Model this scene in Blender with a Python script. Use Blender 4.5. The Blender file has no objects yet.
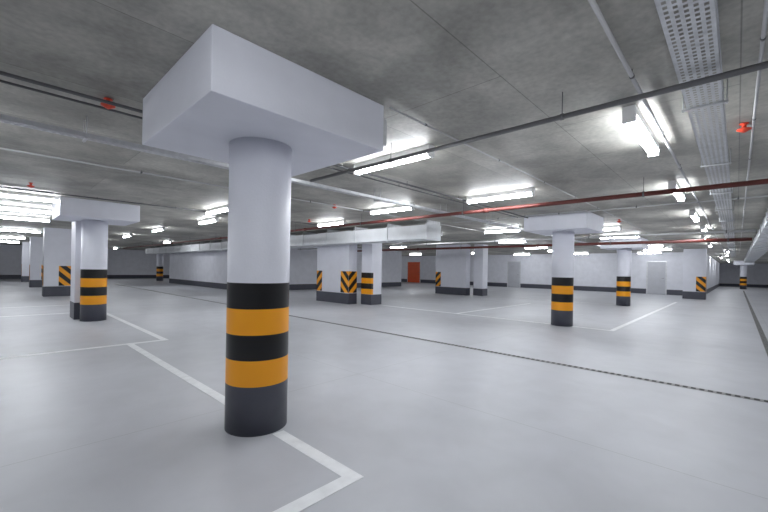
import bpy, bmesh, math
from mathutils import Matrix, Vector
sc = bpy.context.scene
sc.view_settings.view_transform = 'Standard'
H = 2.73      # ceiling height
PB = 2.34     # underside of drop panels
HR = H - .001

# ---------------------------------------------------------------- materials
def newmat(name):
    m = bpy.data.materials.new(name); m.use_nodes = True
    return m, m.node_tree.nodes, m.node_tree.links, m.node_tree.nodes['Principled BSDF']
def simple(name, col, rough=0.5, metal=0.0, var=0.06, scale=3.0, bump=0.0):
    m, n, l, p = newmat(name)
    tc = n.new('ShaderNodeTexCoord')
    no = n.new('ShaderNodeTexNoise'); no.inputs['Scale'].default_value = scale; no.inputs['Detail'].default_value = 6
    l.new(tc.outputs['Object'], no.inputs['Vector'])
    r = n.new('ShaderNodeMapRange')
    r.inputs[1].default_value = 0.3; r.inputs[2].default_value = 0.7
    r.inputs[3].default_value = 1 - var; r.inputs[4].default_value = 1 + var
    l.new(no.outputs['Fac'], r.inputs[0])
    mx = n.new('ShaderNodeVectorMath'); mx.operation = 'SCALE'
    mx.inputs[0].default_value = col
    l.new(r.outputs[0], mx.inputs['Scale'])
    l.new(mx.outputs[0], p.inputs['Base Color'])
    p.inputs['Roughness'].default_value = rough
    p.inputs['Metallic'].default_value = metal
    if bump:
        b = n.new('ShaderNodeBump'); b.inputs['Strength'].default_value = bump; b.inputs['Distance'].default_value = 0.01
        n2 = n.new('ShaderNodeTexNoise'); n2.inputs['Scale'].default_value = 60
        l.new(tc.outputs['Object'], n2.inputs['Vector'])
        l.new(n2.outputs['Fac'], b.inputs['Height']); l.new(b.outputs[0], p.inputs['Normal'])
    return m
WHITE = simple('white_paint', (0.77, 0.78, 0.85), 0.5, var=0.03, bump=0.15)
WALLW = simple('wall_paint', (0.76, 0.77, 0.83), 0.6, var=0.05, bump=0.1)
GREY = simple('dark_grey_paint', (0.070, 0.073, 0.095), 0.4, var=0.1)
BLACK = simple('black_paint', (0.006, 0.006, 0.007), 0.35)
YEL = simple('yellow_paint', (0.95, 0.38, 0.010), 0.4, var=0.03)
LINE = simple('line_paint', (0.90, 0.91, 0.93), 0.5, var=0.08, scale=9)
GALV = simple('galvanised_steel', (0.66, 0.67, 0.69), 0.4, 0.6, var=0.12, scale=12)
CONDUIT = simple('conduit_steel', (0.13, 0.13, 0.135), 0.5, 0.3, var=0.1)
CONDL = simple('light_conduit', (0.52, 0.52, 0.53), 0.5, 0.1)
REDPIPE = simple('red_brown_pipe', (0.13, 0.030, 0.024), 0.45, var=0.15)
REDPL = simple('red_plastic', (0.75, 0.07, 0.03), 0.4)
DUCT = simple('duct_sheet', (0.74, 0.76, 0.78), 0.5, 0.1, var=0.05)
HOUS = simple('lamp_housing', (0.8, 0.8, 0.8), 0.4)
DOORG = simple('grey_door_paint', (0.50, 0.51, 0.55), 0.45)
DOORR = simple('orange_door_paint', (0.75, 0.11, 0.03), 0.45)
IRON = simple('drain_iron', (0.045, 0.045, 0.045), 0.7, 0.2)
IRONL = simple('drain_grating', (0.30, 0.30, 0.30), 0.6, 0.2)

def hazard():
    m, n, l, p = newmat('hazard_stripes')
    uv = n.new('ShaderNodeUVMap'); s = n.new('ShaderNodeSeparateXYZ'); l.new(uv.outputs[0], s.inputs[0])
    a = n.new('ShaderNodeMath'); a.operation = 'ADD'; l.new(s.outputs[0], a.inputs[0]); l.new(s.outputs[1], a.inputs[1])
    d = n.new('ShaderNodeMath'); d.operation = 'DIVIDE'; l.new(a.outputs[0], d.inputs[0]); d.inputs[1].default_value = 0.42
    f = n.new('ShaderNodeMath'); f.operation = 'FRACT'; l.new(d.outputs[0], f.inputs[0])
    g = n.new('ShaderNodeMath'); g.operation = 'GREATER_THAN'; l.new(f.outputs[0], g.inputs[0]); g.inputs[1].default_value = 0.5
    mx = n.new('ShaderNodeMix'); mx.data_type = 'RGBA'; l.new(g.outputs[0], mx.inputs[0])
    mx.inputs[6].default_value = (0.006, 0.006, 0.007, 1); mx.inputs[7].default_value = (0.95, 0.38, 0.010, 1)
    l.new(mx.outputs[2], p.inputs['Base Color']); p.inputs['Roughness'].default_value = 0.4
    return m
HAZ = hazard()

def tube_mat():
    m, n, l, p = newmat('lamp_tube')
    p.inputs['Base Color'].default_value = (0.9, 0.9, 0.9, 1)
    p.inputs['Emission Color'].default_value = (0.92, 0.955, 1.0, 1)
    p.inputs['Emission Strength'].default_value = 53.0
    return m
TUBE = tube_mat()

def concrete_ceiling():
    m, n, l, p = newmat('formwork_concrete')
    tc = n.new('ShaderNodeTexCoord')
    br = n.new('ShaderNodeTexBrick')
    br.inputs['Scale'].default_value = 1.0; br.inputs['Brick Width'].default_value = 2.5; br.inputs['Row Height'].default_value = 1.25
    br.inputs['Mortar Size'].default_value = 0.005; br.inputs['Mortar Smooth'].default_value = 0.4
    br.offset = 0.5
    br.inputs['Color1'].default_value = (0.43, 0.42, 0.38, 1); br.inputs['Color2'].default_value = (0.33, 0.32, 0.286, 1)
    br.inputs['Mortar'].default_value = (0.24, 0.235, 0.21, 1)
    l.new(tc.outputs['Object'], br.inputs['Vector'])
    def noise(sc_, det, lo, hi, a, b, dist=0.0):
        x = n.new('ShaderNodeTexNoise'); x.inputs['Scale'].default_value = sc_; x.inputs['Detail'].default_value = det
        x.inputs['Distortion'].default_value = dist
        l.new(tc.outputs['Object'], x.inputs['Vector'])
        r = n.new('ShaderNodeMapRange'); r.inputs[1].default_value = lo; r.inputs[2].default_value = hi
        r.inputs[3].default_value = a; r.inputs[4].default_value = b
        l.new(x.outputs['Fac'], r.inputs[0]); return r, x
    a, _ = noise(0.8, 12, 0.32, 0.68, 0.70, 1.28, 0.4)
    b, xb = noise(22, 8, 0.3, 0.7, 0.88, 1.12)
    c, _ = noise(2.6, 10, 0.4, 0.6, 0.88, 1.10, 0.6)
    m1 = n.new('ShaderNodeMath'); m1.operation = 'MULTIPLY'; l.new(a.outputs[0], m1.inputs[0]); l.new(b.outputs[0], m1.inputs[1])
    m2 = n.new('ShaderNodeMath'); m2.operation = 'MULTIPLY'; l.new(m1.outputs[0], m2.inputs[0]); l.new(c.outputs[0], m2.inputs[1])
    v = n.new('ShaderNodeVectorMath'); v.operation = 'SCALE'; l.new(br.outputs['Color'], v.inputs[0]); l.new(m2.outputs[0], v.inputs['Scale'])
    l.new(v.outputs[0], p.inputs['Base Color']); p.inputs['Roughness'].default_value = 0.58
    bp = n.new('ShaderNodeBump'); bp.inputs['Strength'].default_value = 0.2; bp.inputs['Distance'].default_value = 0.01
    l.new(m2.outputs[0], bp.inputs['Height']); l.new(bp.outputs[0], p.inputs['Normal'])
    return m
CEIL = concrete_ceiling()

def floor_mat():
    m, n, l, p = newmat('power_floated_concrete')
    tc = n.new('ShaderNodeTexCoord')
    def noise(sc_, det, lo, hi, a, b, dist=0.0):
        x = n.new('ShaderNodeTexNoise'); x.inputs['Scale'].default_value = sc_; x.inputs['Detail'].default_value = det
        x.inputs['Distortion'].default_value = dist
        l.new(tc.outputs['Object'], x.inputs['Vector'])
        r = n.new('ShaderNodeMapRange'); r.inputs[1].default_value = lo; r.inputs[2].default_value = hi
        r.inputs[3].default_value = a; r.inputs[4].default_value = b
        l.new(x.outputs['Fac'], r.inputs[0]); return r
    a = noise(0.5, 8, 0.3, 0.7, 0.92, 1.06, 0.6); b = noise(3, 12, 0.25, 0.75, 0.95, 1.05, 0.4)
    w = n.new('ShaderNodeTexBrick'); w.offset = 0.0
    w.inputs['Scale'].default_value = 1.0; w.inputs['Brick Width'].default_value = 4.1; w.inputs['Row Height'].default_value = 4.05
    w.inputs['Mortar Size'].default_value = 0.004
    w.inputs['Color1'].default_value = (0.555, 0.565, 0.605, 1); w.inputs['Color2'].default_value = (0.54, 0.55, 0.59, 1)
    w.inputs['Mortar'].default_value = (0.42, 0.43, 0.45, 1)
    mp = n.new('ShaderNodeMapping'); mp.inputs['Location'].default_value = (0.9, 0.6, 0)
    l.new(tc.outputs['Object'], mp.inputs[0]); l.new(mp.outputs[0], w.inputs['Vector'])
    m1 = n.new('ShaderNodeMath'); m1.operation = 'MULTIPLY'; l.new(a.outputs[0], m1.inputs[0]); l.new(b.outputs[0], m1.inputs[1])
    v = n.new('ShaderNodeVectorMath'); v.operation = 'SCALE'; l.new(w.outputs['Color'], v.inputs[0]); l.new(m1.outputs[0], v.inputs['Scale'])
    l.new(v.outputs[0], p.inputs['Base Color'])
    r = noise(0.9, 4, 0.3, 0.7, 0.40, 0.47); l.new(r.outputs[0], p.inputs['Roughness'])
    return m
FLOOR = floor_mat()

# ---------------------------------------------------------------- mesh builder
class B:
    def __init__(s):
        s.bm = bmesh.new(); s.mats = []; s.uv = s.bm.loops.layers.uv.new('UVMap')
    def mi(s, m):
        if m not in s.mats: s.mats.append(m)
        return s.mats.index(m)
    def face(s, pts, m, uvs=None, smooth=False):
        f = s.bm.faces.new([s.bm.verts.new(p) for p in pts]); f.material_index = s.mi(m); f.smooth = smooth
        if uvs:
            for lp, u in zip(f.loops, uvs): lp[s.uv].uv = u
        return f
    def box(s, x0, x1, y0, y1, z0, z1, m, bev=0.0):
        r = bmesh.ops.create_cube(s.bm, size=1.0)
        vs = r['verts']
        for v in vs:
            v.co = Vector((x0 + (v.co.x + .5) * (x1 - x0), y0 + (v.co.y + .5) * (y1 - y0), z0 + (v.co.z + .5) * (z1 - z0)))
        fs = set(f for v in vs for f in v.link_faces)
        for f in fs: f.material_index = s.mi(m)
        if bev:
            es = list(set(e for v in vs for e in v.link_edges))
            rr = bmesh.ops.bevel(s.bm, geom=es, offset=bev, segments=2, affect='EDGES', profile=0.5)
            for f in rr['faces']: f.material_index = s.mi(m)
    def cyl(s, p0, p1, r, m, n=12, r2=None):
        p0 = Vector(p0); p1 = Vector(p1); d = p1 - p0; r2 = r if r2 is None else r2
        q = d.to_track_quat('Z', 'Y').to_matrix()
        ring = []
        for p, rad in ((p0, r), (p1, r2)):
            ring.append([s.bm.verts.new(p + q @ Vector((rad * math.cos(2 * math.pi * i / n), rad * math.sin(2 * math.pi * i / n), 0))) for i in range(n)])
        k = s.mi(m)
        for i in range(n):
            f = s.bm.faces.new([ring[0][i], ring[0][(i + 1) % n], ring[1][(i + 1) % n], ring[1][i]]); f.material_index = k; f.smooth = True
        f = s.bm.faces.new(ring[0][::-1]); f.material_index = k
        f = s.bm.faces.new(ring[1]); f.material_index = k
    def lathe(s, cx, cy, prof, n=72):
        rings = []
        for r, z, _ in prof:
            rings.append([s.bm.verts.new((cx + r * math.cos(2 * math.pi * i / n), cy + r * math.sin(2 * math.pi * i / n), z)) for i in range(n)])
        for j in range(len(prof) - 1):
            k = s.mi(prof[j][2])
            for i in range(n):
                f = s.bm.faces.new([rings[j][i], rings[j][(i + 1) % n], rings[j + 1][(i + 1) % n], rings[j + 1][i]])
                f.material_index = k; f.smooth = True
        f = s.bm.faces.new(rings[0][::-1]); f.material_index = s.mi(prof[0][2])
        f = s.bm.faces.new(rings[-1]); f.material_index = s.mi(prof[-2][2])
    def done(s, name, origin=(0, 0, 0), link=True):
        o = Vector(origin)
        for v in s.bm.verts: v.co -= o
        me = bpy.data.meshes.new(name); s.bm.to_mesh(me); s.bm.free()
        for m in s.mats: me.materials.append(m)
        if not link: return me
        ob = bpy.data.objects.new(name, me); ob.location = o
        sc.collection.objects.link(ob); return ob

# ---------------------------------------------------------------- shell
U0, U1, V0, V1 = -7, 60, -9, 42
b = B(); b.box(U0 - .3, U1 + .3, V0 - .3, V1 + .3, -0.2, 0, FLOOR); b.done('floor')
b = B(); b.box(U0 - .3, U1 + .3, V0 - .3, V1 + .3, H, H + 0.25, CEIL); b.done('ceiling')
def wall(name, x0, x1, y0, y1, sides):
    b = B(); b.box(x0, x1, y0, y1, 0, H, WALLW); b.done('wall_' + name)
    b = B(); t = 0.008
    if 'w' in sides: b.box(x0 - t, x0, y0, y1, 0.001, 0.33, GREY)
    if 'e' in sides: b.box(x1, x1 + t, y0, y1, 0.001, 0.33, GREY)
    if 's' in sides: b.box(x0, x1, y0 - t, y0, 0.001, 0.33, GREY)
    if 'n' in sides: b.box(x0, x1, y1, y1 + t, 0.001, 0.33, GREY)
    b.done('baseboard_' + name)
wall('west', U0 - .3, U0, V0, V1, 'e')
wall('south', U0, U1, V0 - .3, V0, 'n')
wall('north', U0, 30, V1, V1 + .3, 's')
wall('east', U1, U1 + .3, V0, 1.5, 'w')
wall('partition_east', 30, 30.3, 1.5, V1, 'w')
wall('corridor', 30.3, U1, 1.5, 1.8, 's')
wall('core', 9.2, 22, 19, 31, 'wsen')

# doors
def door(name, x, y0, y1, mat):
    b = B()
    b.box(x - .03, x, y0 - .07, y0, 0.001, 2.17, GALV); b.box(x - .03, x, y1, y1 + .07, 0.001, 2.17, GALV)
    b.box(x - .03, x, y0, y1, 2.1, 2.17, GALV)
    b.box(x - .022, x, y0, y1, 0.01, 2.1, mat)
    b.cyl((x - .022, y0 + .08, 1.05), (x - .07, y0 + .08, 1.05), .012, CONDUIT)
    b.cyl((x - .07, y0 + .07, 1.05), (x - .07, y0 + .2, 1.05), .011, CONDUIT)
    b.done(name, (x, (y0 + y1) / 2, 0))
door('door_1', 29.99, 3.35, 4.3, DOORG)
door('door_2', 29.99, 23.4, 25.0, DOORR)
door('door_3', 29.99, 13.0, 14.0, DOORG)

# ---------------------------------------------------------------- round columns with drop panels
def column(x, y):
    b = B()
    b.lathe(x, y, [(.25, 0, GREY), (.25, .385, YEL), (.25, .59, BLACK), (.25, .79, YEL), (.25, .995, BLACK), (.25, 1.20, WHITE), (.25, PB, WHITE)])
    h = .72; e = .02
    b.box(x - h + e, x + h + e, y - h, y + h, PB, H, WHITE, bev=.006)
    b.done('round_column', (x, y, 0))
for (x, y) in [(1.557, 2.933), (9.88, 3.18), (18.0, 3.4), (1.66, 11.0), (9.76, 35.35), (50, -.45), (1.6, -5.2), (9.8, -5.2), (18, -5.2), (26.2, -5.2), (34.4, -5.2), (42.6, -5.2)]:
    column(x, y)

# ---------------------------------------------------------------- rectangular piers
def haz(b, a, c, n, zlo=.42, zhi=1.22):
    a = Vector((a[0], a[1], 0)); c = Vector((c[0], c[1], 0)); L = (c - a).length
    off = Vector((n[0], n[1], 0)) * 0.004
    pts = [a + off + Vector((0, 0, zlo)), c + off + Vector((0, 0, zlo)), c + off + Vector((0, 0, zhi)), a + off + Vector((0, 0, zhi))]
    uv = [(0, zlo), (-L, zlo), (-L, zhi), (0, zhi)]
    b.face(pts, HAZ, uv)
def pier(x0, x1, y0, y1, patches=(), name='concrete_pier', base=.4):
    b = B()
    b.box(x0, x1, y0, y1, 0, HR, WHITE, bev=.006)
    t = .006
    b.box(x0 - t, x1 + t, y0 - t, y1 + t, 0.001, base, GREY)
    for p in patches: haz(b, *p)
    b.done(name, ((x0 + x1) / 2, (y0 + y1) / 2, 0))
W_ = (-1, 0); S_ = (0, -1)
for du in (0, 8.2):
    x0, x1, y0, y1 = 9.07 + du, 9.48 + du, 10.4, 12.35
    pt = [((x0, y0), (x0, y0 + .45), W_), ((x0, y1), (x0, y1 - .35), W_), ((x0, y0), (x1, y0), S_)] if du == 0 else [((x0, y1), (x0, y1 - .35), W_)]
    pier(x0, x1, y0, y1, pt)
    a0, a1, c0, c1 = 9.56 + du, 10.1 + du, 9.7, 10.23
    b = B(); b.box(a0, a1, c0, c1, 0, HR, WHITE, bev=.006); t = .005
    b.box(a0 - t, a1 + t, c0 - t, c1 + t, .001, .38, GREY)
    if du == 0:
        for k, m in enumerate((YEL, BLACK, YEL, BLACK)):
            b.box(a0 - t, a0 + .1, c0 - .001, c1 + .001, .385 + .2 * k, .583 + .2 * k, m)
    b.done('concrete_pillar', (a0, c0, 0))
pier(1.35, 1.85, 11.35, 12.0)
for v in (19.75, 27.4, 35.3):
    pier(1.4, 2.25, v, v + .55, [((2.25, v), (1.85, v), S_), ((1.4, v), (1.4, v + .5), W_)])
pier(26.2, 26.8, 1.2, 2.16, [((26.2, 1.2), (26.2, 1.6), W_), ((26.2, 1.2), (26.8, 1.2), S_)])

# ---------------------------------------------------------------- floor marking and drains
b = B(); w = .05; z0, z1 = 0.0005, 0.003
def strip(x0, x1, y0, y1): b.box(x0, x1, y0, y1, z0, z1, LINE)
strip(1.6 - w, 1.6 + w, 1.76 - w, 2.66); strip(1.6 - w, 1.6 + w, 3.2, 7.36 - w)
strip(-4, 1.6 - w, 1.76 - w, 1.76 + w)
strip(-4, 2.13 + w, 7.36 - w, 7.36 + w); strip(2.13 - w, 2.13 + w, 7.36 + w, 17)
strip(-4, 2.13 - w, 12.9, 13.0); strip(-4, 2.13 - w, 15.4, 15.5)
strip(9.8, 22.5, 2.08 - w, 2.08 + w); strip(9.8, 9.9, 2.08 + w, 2.92); strip(9.8, 9.9, 3.45, 9.4)
strip(9.9, 15.5, 6.2, 6.3); strip(18.0, 18.1, 3.7, 9.4)
b.done('parking_line_markings')
def drain(x0, x1, y0, y1, along, name='floor_drain_channel'):
    b = B()
    b.box(x0, x1, y0, y1, 0.0005, 0.002, IRON)
    t = .006
    if along == 'y':
        b.box(x0 - t, x0, y0, y1, .0005, .004, IRONL); b.box(x1, x1 + t, y0, y1, .0005, .004, IRONL)
        k = y0
        while k < y1: b.box(x0, x1, k, k + .03, .002, .004, IRONL); k += .075
    else:
        b.box(x0, x1, y0 - t, y0, .0005, .004, IRONL); b.box(x0, x1, y1, y1 + t, .0005, .004, IRONL)
        k = x0
        while k < x1: b.box(k, k + .03, y0, y1, .002, .004, IRONL); k += .075
    b.done(name)
drain(5.62, 5.70, -3, 30, 'y')
drain(7.5, 45, -.47, -.39, 'x')

# ---------------------------------------------------------------- services
def perforated_tray(x0, x1, yc, wd, z, side, rows, name='perforated_cable_tray', pitch=.06, hang=2.0):
    b = B(); y0 = yc - wd / 2
    nseg = int((x1 - x0) / pitch); cw = wd / (2 * rows + 1)
    for r in range(rows + 1):
        ya = y0 + 2 * r * cw
        b.face([(x0, ya, z), (x0, ya + cw, z), (x0 + nseg * pitch, ya + cw, z), (x0 + nseg * pitch, ya, z)], GALV)
    for r in range(rows):
        ya = y0 + (2 * r + 1) * cw; off = pitch / 2 if r % 2 else 0
        for i in range(nseg):
            xa = x0 + i * pitch + off
            b.face([(xa, ya, z), (xa, ya + cw, z), (xa + pitch * .45, ya + cw, z), (xa + pitch * .45, ya, z)], GALV)
    for yy in (y0, y0 + wd):
        b.box(x0, x1, yy - .0015, yy + .0015, z, z + side, GALV)
        b.box(x0, x1, yy - .006, yy + .006, z + side, z + side + .003, GALV)
    xx = x0 + .6
    while xx < x1:
        b.box(xx - .012, xx + .012, y0 - .03, y0 + wd + .03, z - .016, z - .002, GALV)
        for yy in (y0 - .022, y0 + wd + .022): b.cyl((xx, yy, z - .025), (xx, yy, HR), .004, GALV, 8)
        xx += hang
    b.done(name, (x0, yc, z))
perforated_tray(-3, 34, .19, .20, 2.58, .05, 5, pitch=.045)
perforated_tray(-6, 24, 4.55, .10, 2.53, .04, 2)

def pipe(p0, p1, r, mat, name, clip=1.5, collar=0.0):
    b = B(); b.cyl(p0, p1, r, mat, 16)
    p0 = Vector(p0); p1 = Vector(p1); d = p1 - p0; L = d.length; d.normalize(); s = .5
    while s < L:
        p = p0 + d * s
        b.cyl(p - d * .012, p + d * .012, r * 1.25, CONDUIT, 12)
        if H - p.z > .005: b.cyl((p.x, p.y, p.z), (p.x, p.y, HR), .004, CONDUIT, 6)
        s += clip
    if collar:
        s = collar
        while s < L:
            p = p0 + d * s; b.cyl(p - d * .05, p + d * .05, r * 1.35, mat, 16); s += collar
    b.done(name, tuple(p0))
pipe((3.03, -8.5, 2.535), (3.03, 4.3, 2.535), .020, CONDUIT, 'steel_conduit', 1.8)
pipe((6.5, -8.5, 2.485), (6.5, 32, 2.485), .034, REDPIPE, 'sprinkler_pipe', 3.0, 6.0)
pipe((-6.5, 3.80, 2.67), (28, 3.80, 2.67), .014, CONDUIT, 'ceiling_conduit')
pipe((-6.5, 3.97, 2.67), (9, 3.97, 2.67), .010, CONDUIT, 'ceiling_conduit')
pipe((-2, .54, 2.68), (30, .54, 2.68), .013, CONDL, 'ceiling_conduit')
pipe((-2, -.09, 2.68), (30, -.09, 2.68), .010, CONDL, 'ceiling_conduit')
pipe((2.33, 2.17, 2.71), (29, 2.17, 2.71), .009, CONDL, 'ceiling_conduit')
pipe((-6.5, 6.4, 2.69), (16, 6.4, 2.69), .012, CONDL, 'ceiling_conduit')
pipe((-6.5, 9.75, 2.70), (9, 9.75, 2.70), .014, CONDUIT, 'ceiling_conduit')
pipe((12.2, -.3, 2.38), (12.2, 18.5, 2.38), .03, CONDL, 'water_pipe', 3)
pipe((14.8, -.3, 2.36), (14.8, 18.5, 2.36), .05, REDPIPE, 'sprinkler_pipe', 3, 6)
pipe((-.6, 7.8, 2.57), (-.6, 40, 2.57), .02, CONDUIT, 'ceiling_conduit', 2)
pipe((9.0, -8, 2.68), (9.0, 5.9, 2.68), .014, CONDL, 'ceiling_conduit')

# ventilation ducts, boxed, with flanged joints
def duct(x0, x1, y0, y1, z0, z1, axis, e=.025):
    b = B(); b.box(x0, x1, y0, y1, z0, z1, DUCT, bev=.004)
    k = (y0 if axis == 'y' else x0) - .005; end = y1 if axis == 'y' else x1
    while k < end:
        if axis == 'y':
            b.box(x0 - e, x1 + e, k, k + .04, z0 - e, z1 + e, DUCT); b.box(x0 + .02, x1 - .02, k + .008, k + .032, z1, HR, GALV)
        else:
            b.box(k, k + .04, y0 - e, y1 + e, z0 - e, z1 + e, DUCT); b.box(k + .008, k + .032, y0 + .02, y1 - .02, z1, HR, GALV)
        k += 1.5
    b.done('ventilation_duct', (x0, y0, z0))
duct(8.35, 9.0, 6.3, 34, 2.2, 2.60, 'y')
duct(7.2, 44, -.95, -.42, 2.40, 2.60, 'x', .02)

# junction box on the near panel corner
b = B(); b.box(2.31, 2.35, 2.23, 2.36, 2.40, 2.63, GALV, bev=.004); b.box(2.35, 2.365, 2.24, 2.35, 2.42, 2.61, DUCT, bev=.003)
b.cyl((2.33, 2.30, 2.63), (2.33, 2.30, HR), .009, CONDL); b.done('junction_box', (2.33, 2.3, 2.5))

# fire detectors: shallow inverted cone on a stem
def detector(x, y):
    b = B(); z = H
    b.lathe(x, y, [(.010, z - .085, REDPL), (.022, z - .078, REDPL), (.052, z - .060, REDPL), (.052, z - .052, REDPL), (.018, z - .042, REDPL), (.018, z - .012, REDPL), (.032, z - .010, REDPL), (.032, HR, REDPL)], 24)
    b.done('fire_detector', (x, y, H))
for p in [(.66, 3.885), (4.75, -.03), (.45, 9.0), (5.2, 6.48), (11.2, 2.24), (6.3, 9.0)]: detector(*p)

# ---------------------------------------------------------------- fluorescent battens
def batten_mesh():
    b = B(); L = .63
    b.box(-.045, .045, -L, L, -.075, 0, HOUS, bev=.004)
    n = 12; cz = -.085; R = .048
    a0 = math.radians(12); a1 = math.radians(-192)
    pts = [(R * math.cos(a0 + (a1 - a0) * i / n), cz + R * math.sin(a0 + (a1 - a0) * i / n)) for i in range(n + 1)]
    for i in range(n):
        (xa, za), (xb, zb) = pts[i], pts[i + 1]
        b.face([(xa, -L + .03, za), (xa, L - .03, za), (xb, L - .03, zb), (xb, -L + .03, zb)], TUBE, smooth=True)
    for yy in (-L, L - .03): b.box(-.05, .05, yy, yy + .03, -.136, -.02, HOUS, bev=.004)
    return b.done('fluorescent_batten', link=False)
BM = batten_mesh()
def lamp(x, y, alongx=False):
    o = bpy.data.objects.new('fluorescent_batten_light', BM); o.location = (x, y, HR)
    if alongx: o.rotation_euler = (0, 0, math.pi / 2)
    sc.collection.objects.link(o)
for p in [(3.37, 3.12), (6.2, 3.1), (12.6, 3.1), (15.6, 3.1), (21.2, 3.1), (24.5, 3.1), (6.1, 5.6), (6.95, 8.8), (3.7, 9.0), (4.4, 11.4), (4.3, 15.8), (4.3, 20.5), (4.3, 26), (4.3, 32),
          (11.5, 5.6), (11.5, 8.6), (16, 7.3), (20.5, 8), (24, 8), (28, 8), (20.5, 14), (25, 14), (12.5, 14.5), (16.5, 14.5), (7.7, 15), (25, 20), (25.5, 26), (25, 33), (18, 36), (12.5, 36), (7, 37), (7, 24),
          (-.8, 5.4), (-3.5, 2.8), (.2, 0.9), (3.9, -3.0), (-3, -2), (28.3, 4), (28, 12)]:
    lamp(*p)
for p in [(4.27, .67), (7.6, .72), (11.0, .72), (14.4, .72), (18, .9), (22, .9), (28, .4), (33, .5), (38, .9), (43, .6), (48, 0.6), (55, 0),
          (.6, 10.4), (.6, 12.9), (.6, 15.5), (.8, 21.5), (.6, 27.8), (.6, 34), (-3, 8), (-3, 14), (-3, 22), (-3, 30),
          (7.8, -4), (12, -4), (18, -4), (25, -4), (33, -4), (42, -4), (51, -4)]:
    lamp(*p, alongx=True)

# ---------------------------------------------------------------- world + camera
w_ = bpy.data.worlds.new('World'); sc.world = w_; w_.use_nodes = True
w_.node_tree.nodes['Background'].inputs[0].default_value = (.02, .02, .02, 1)
cd = bpy.data.cameras.new('camera'); cd.sensor_width = 36; cd.sensor_fit = 'HORIZONTAL'; cd.lens = 372 / 768 * 36
cd.shift_y = 13 / 768; cd.clip_start = .05; cd.clip_end = 200
cam = bpy.data.objects.new('camera', cd); sc.collection.objects.link(cam)
M = Matrix.Rotation(math.radians(-46.5), 4, 'Z') @ Matrix.Rotation(math.pi / 2, 4, 'X') @ Matrix.Rotation(math.radians(1.03), 4, 'Z')
M.translation = (0, 0, 1.33)
cam.matrix_world = M
sc.camera = cam
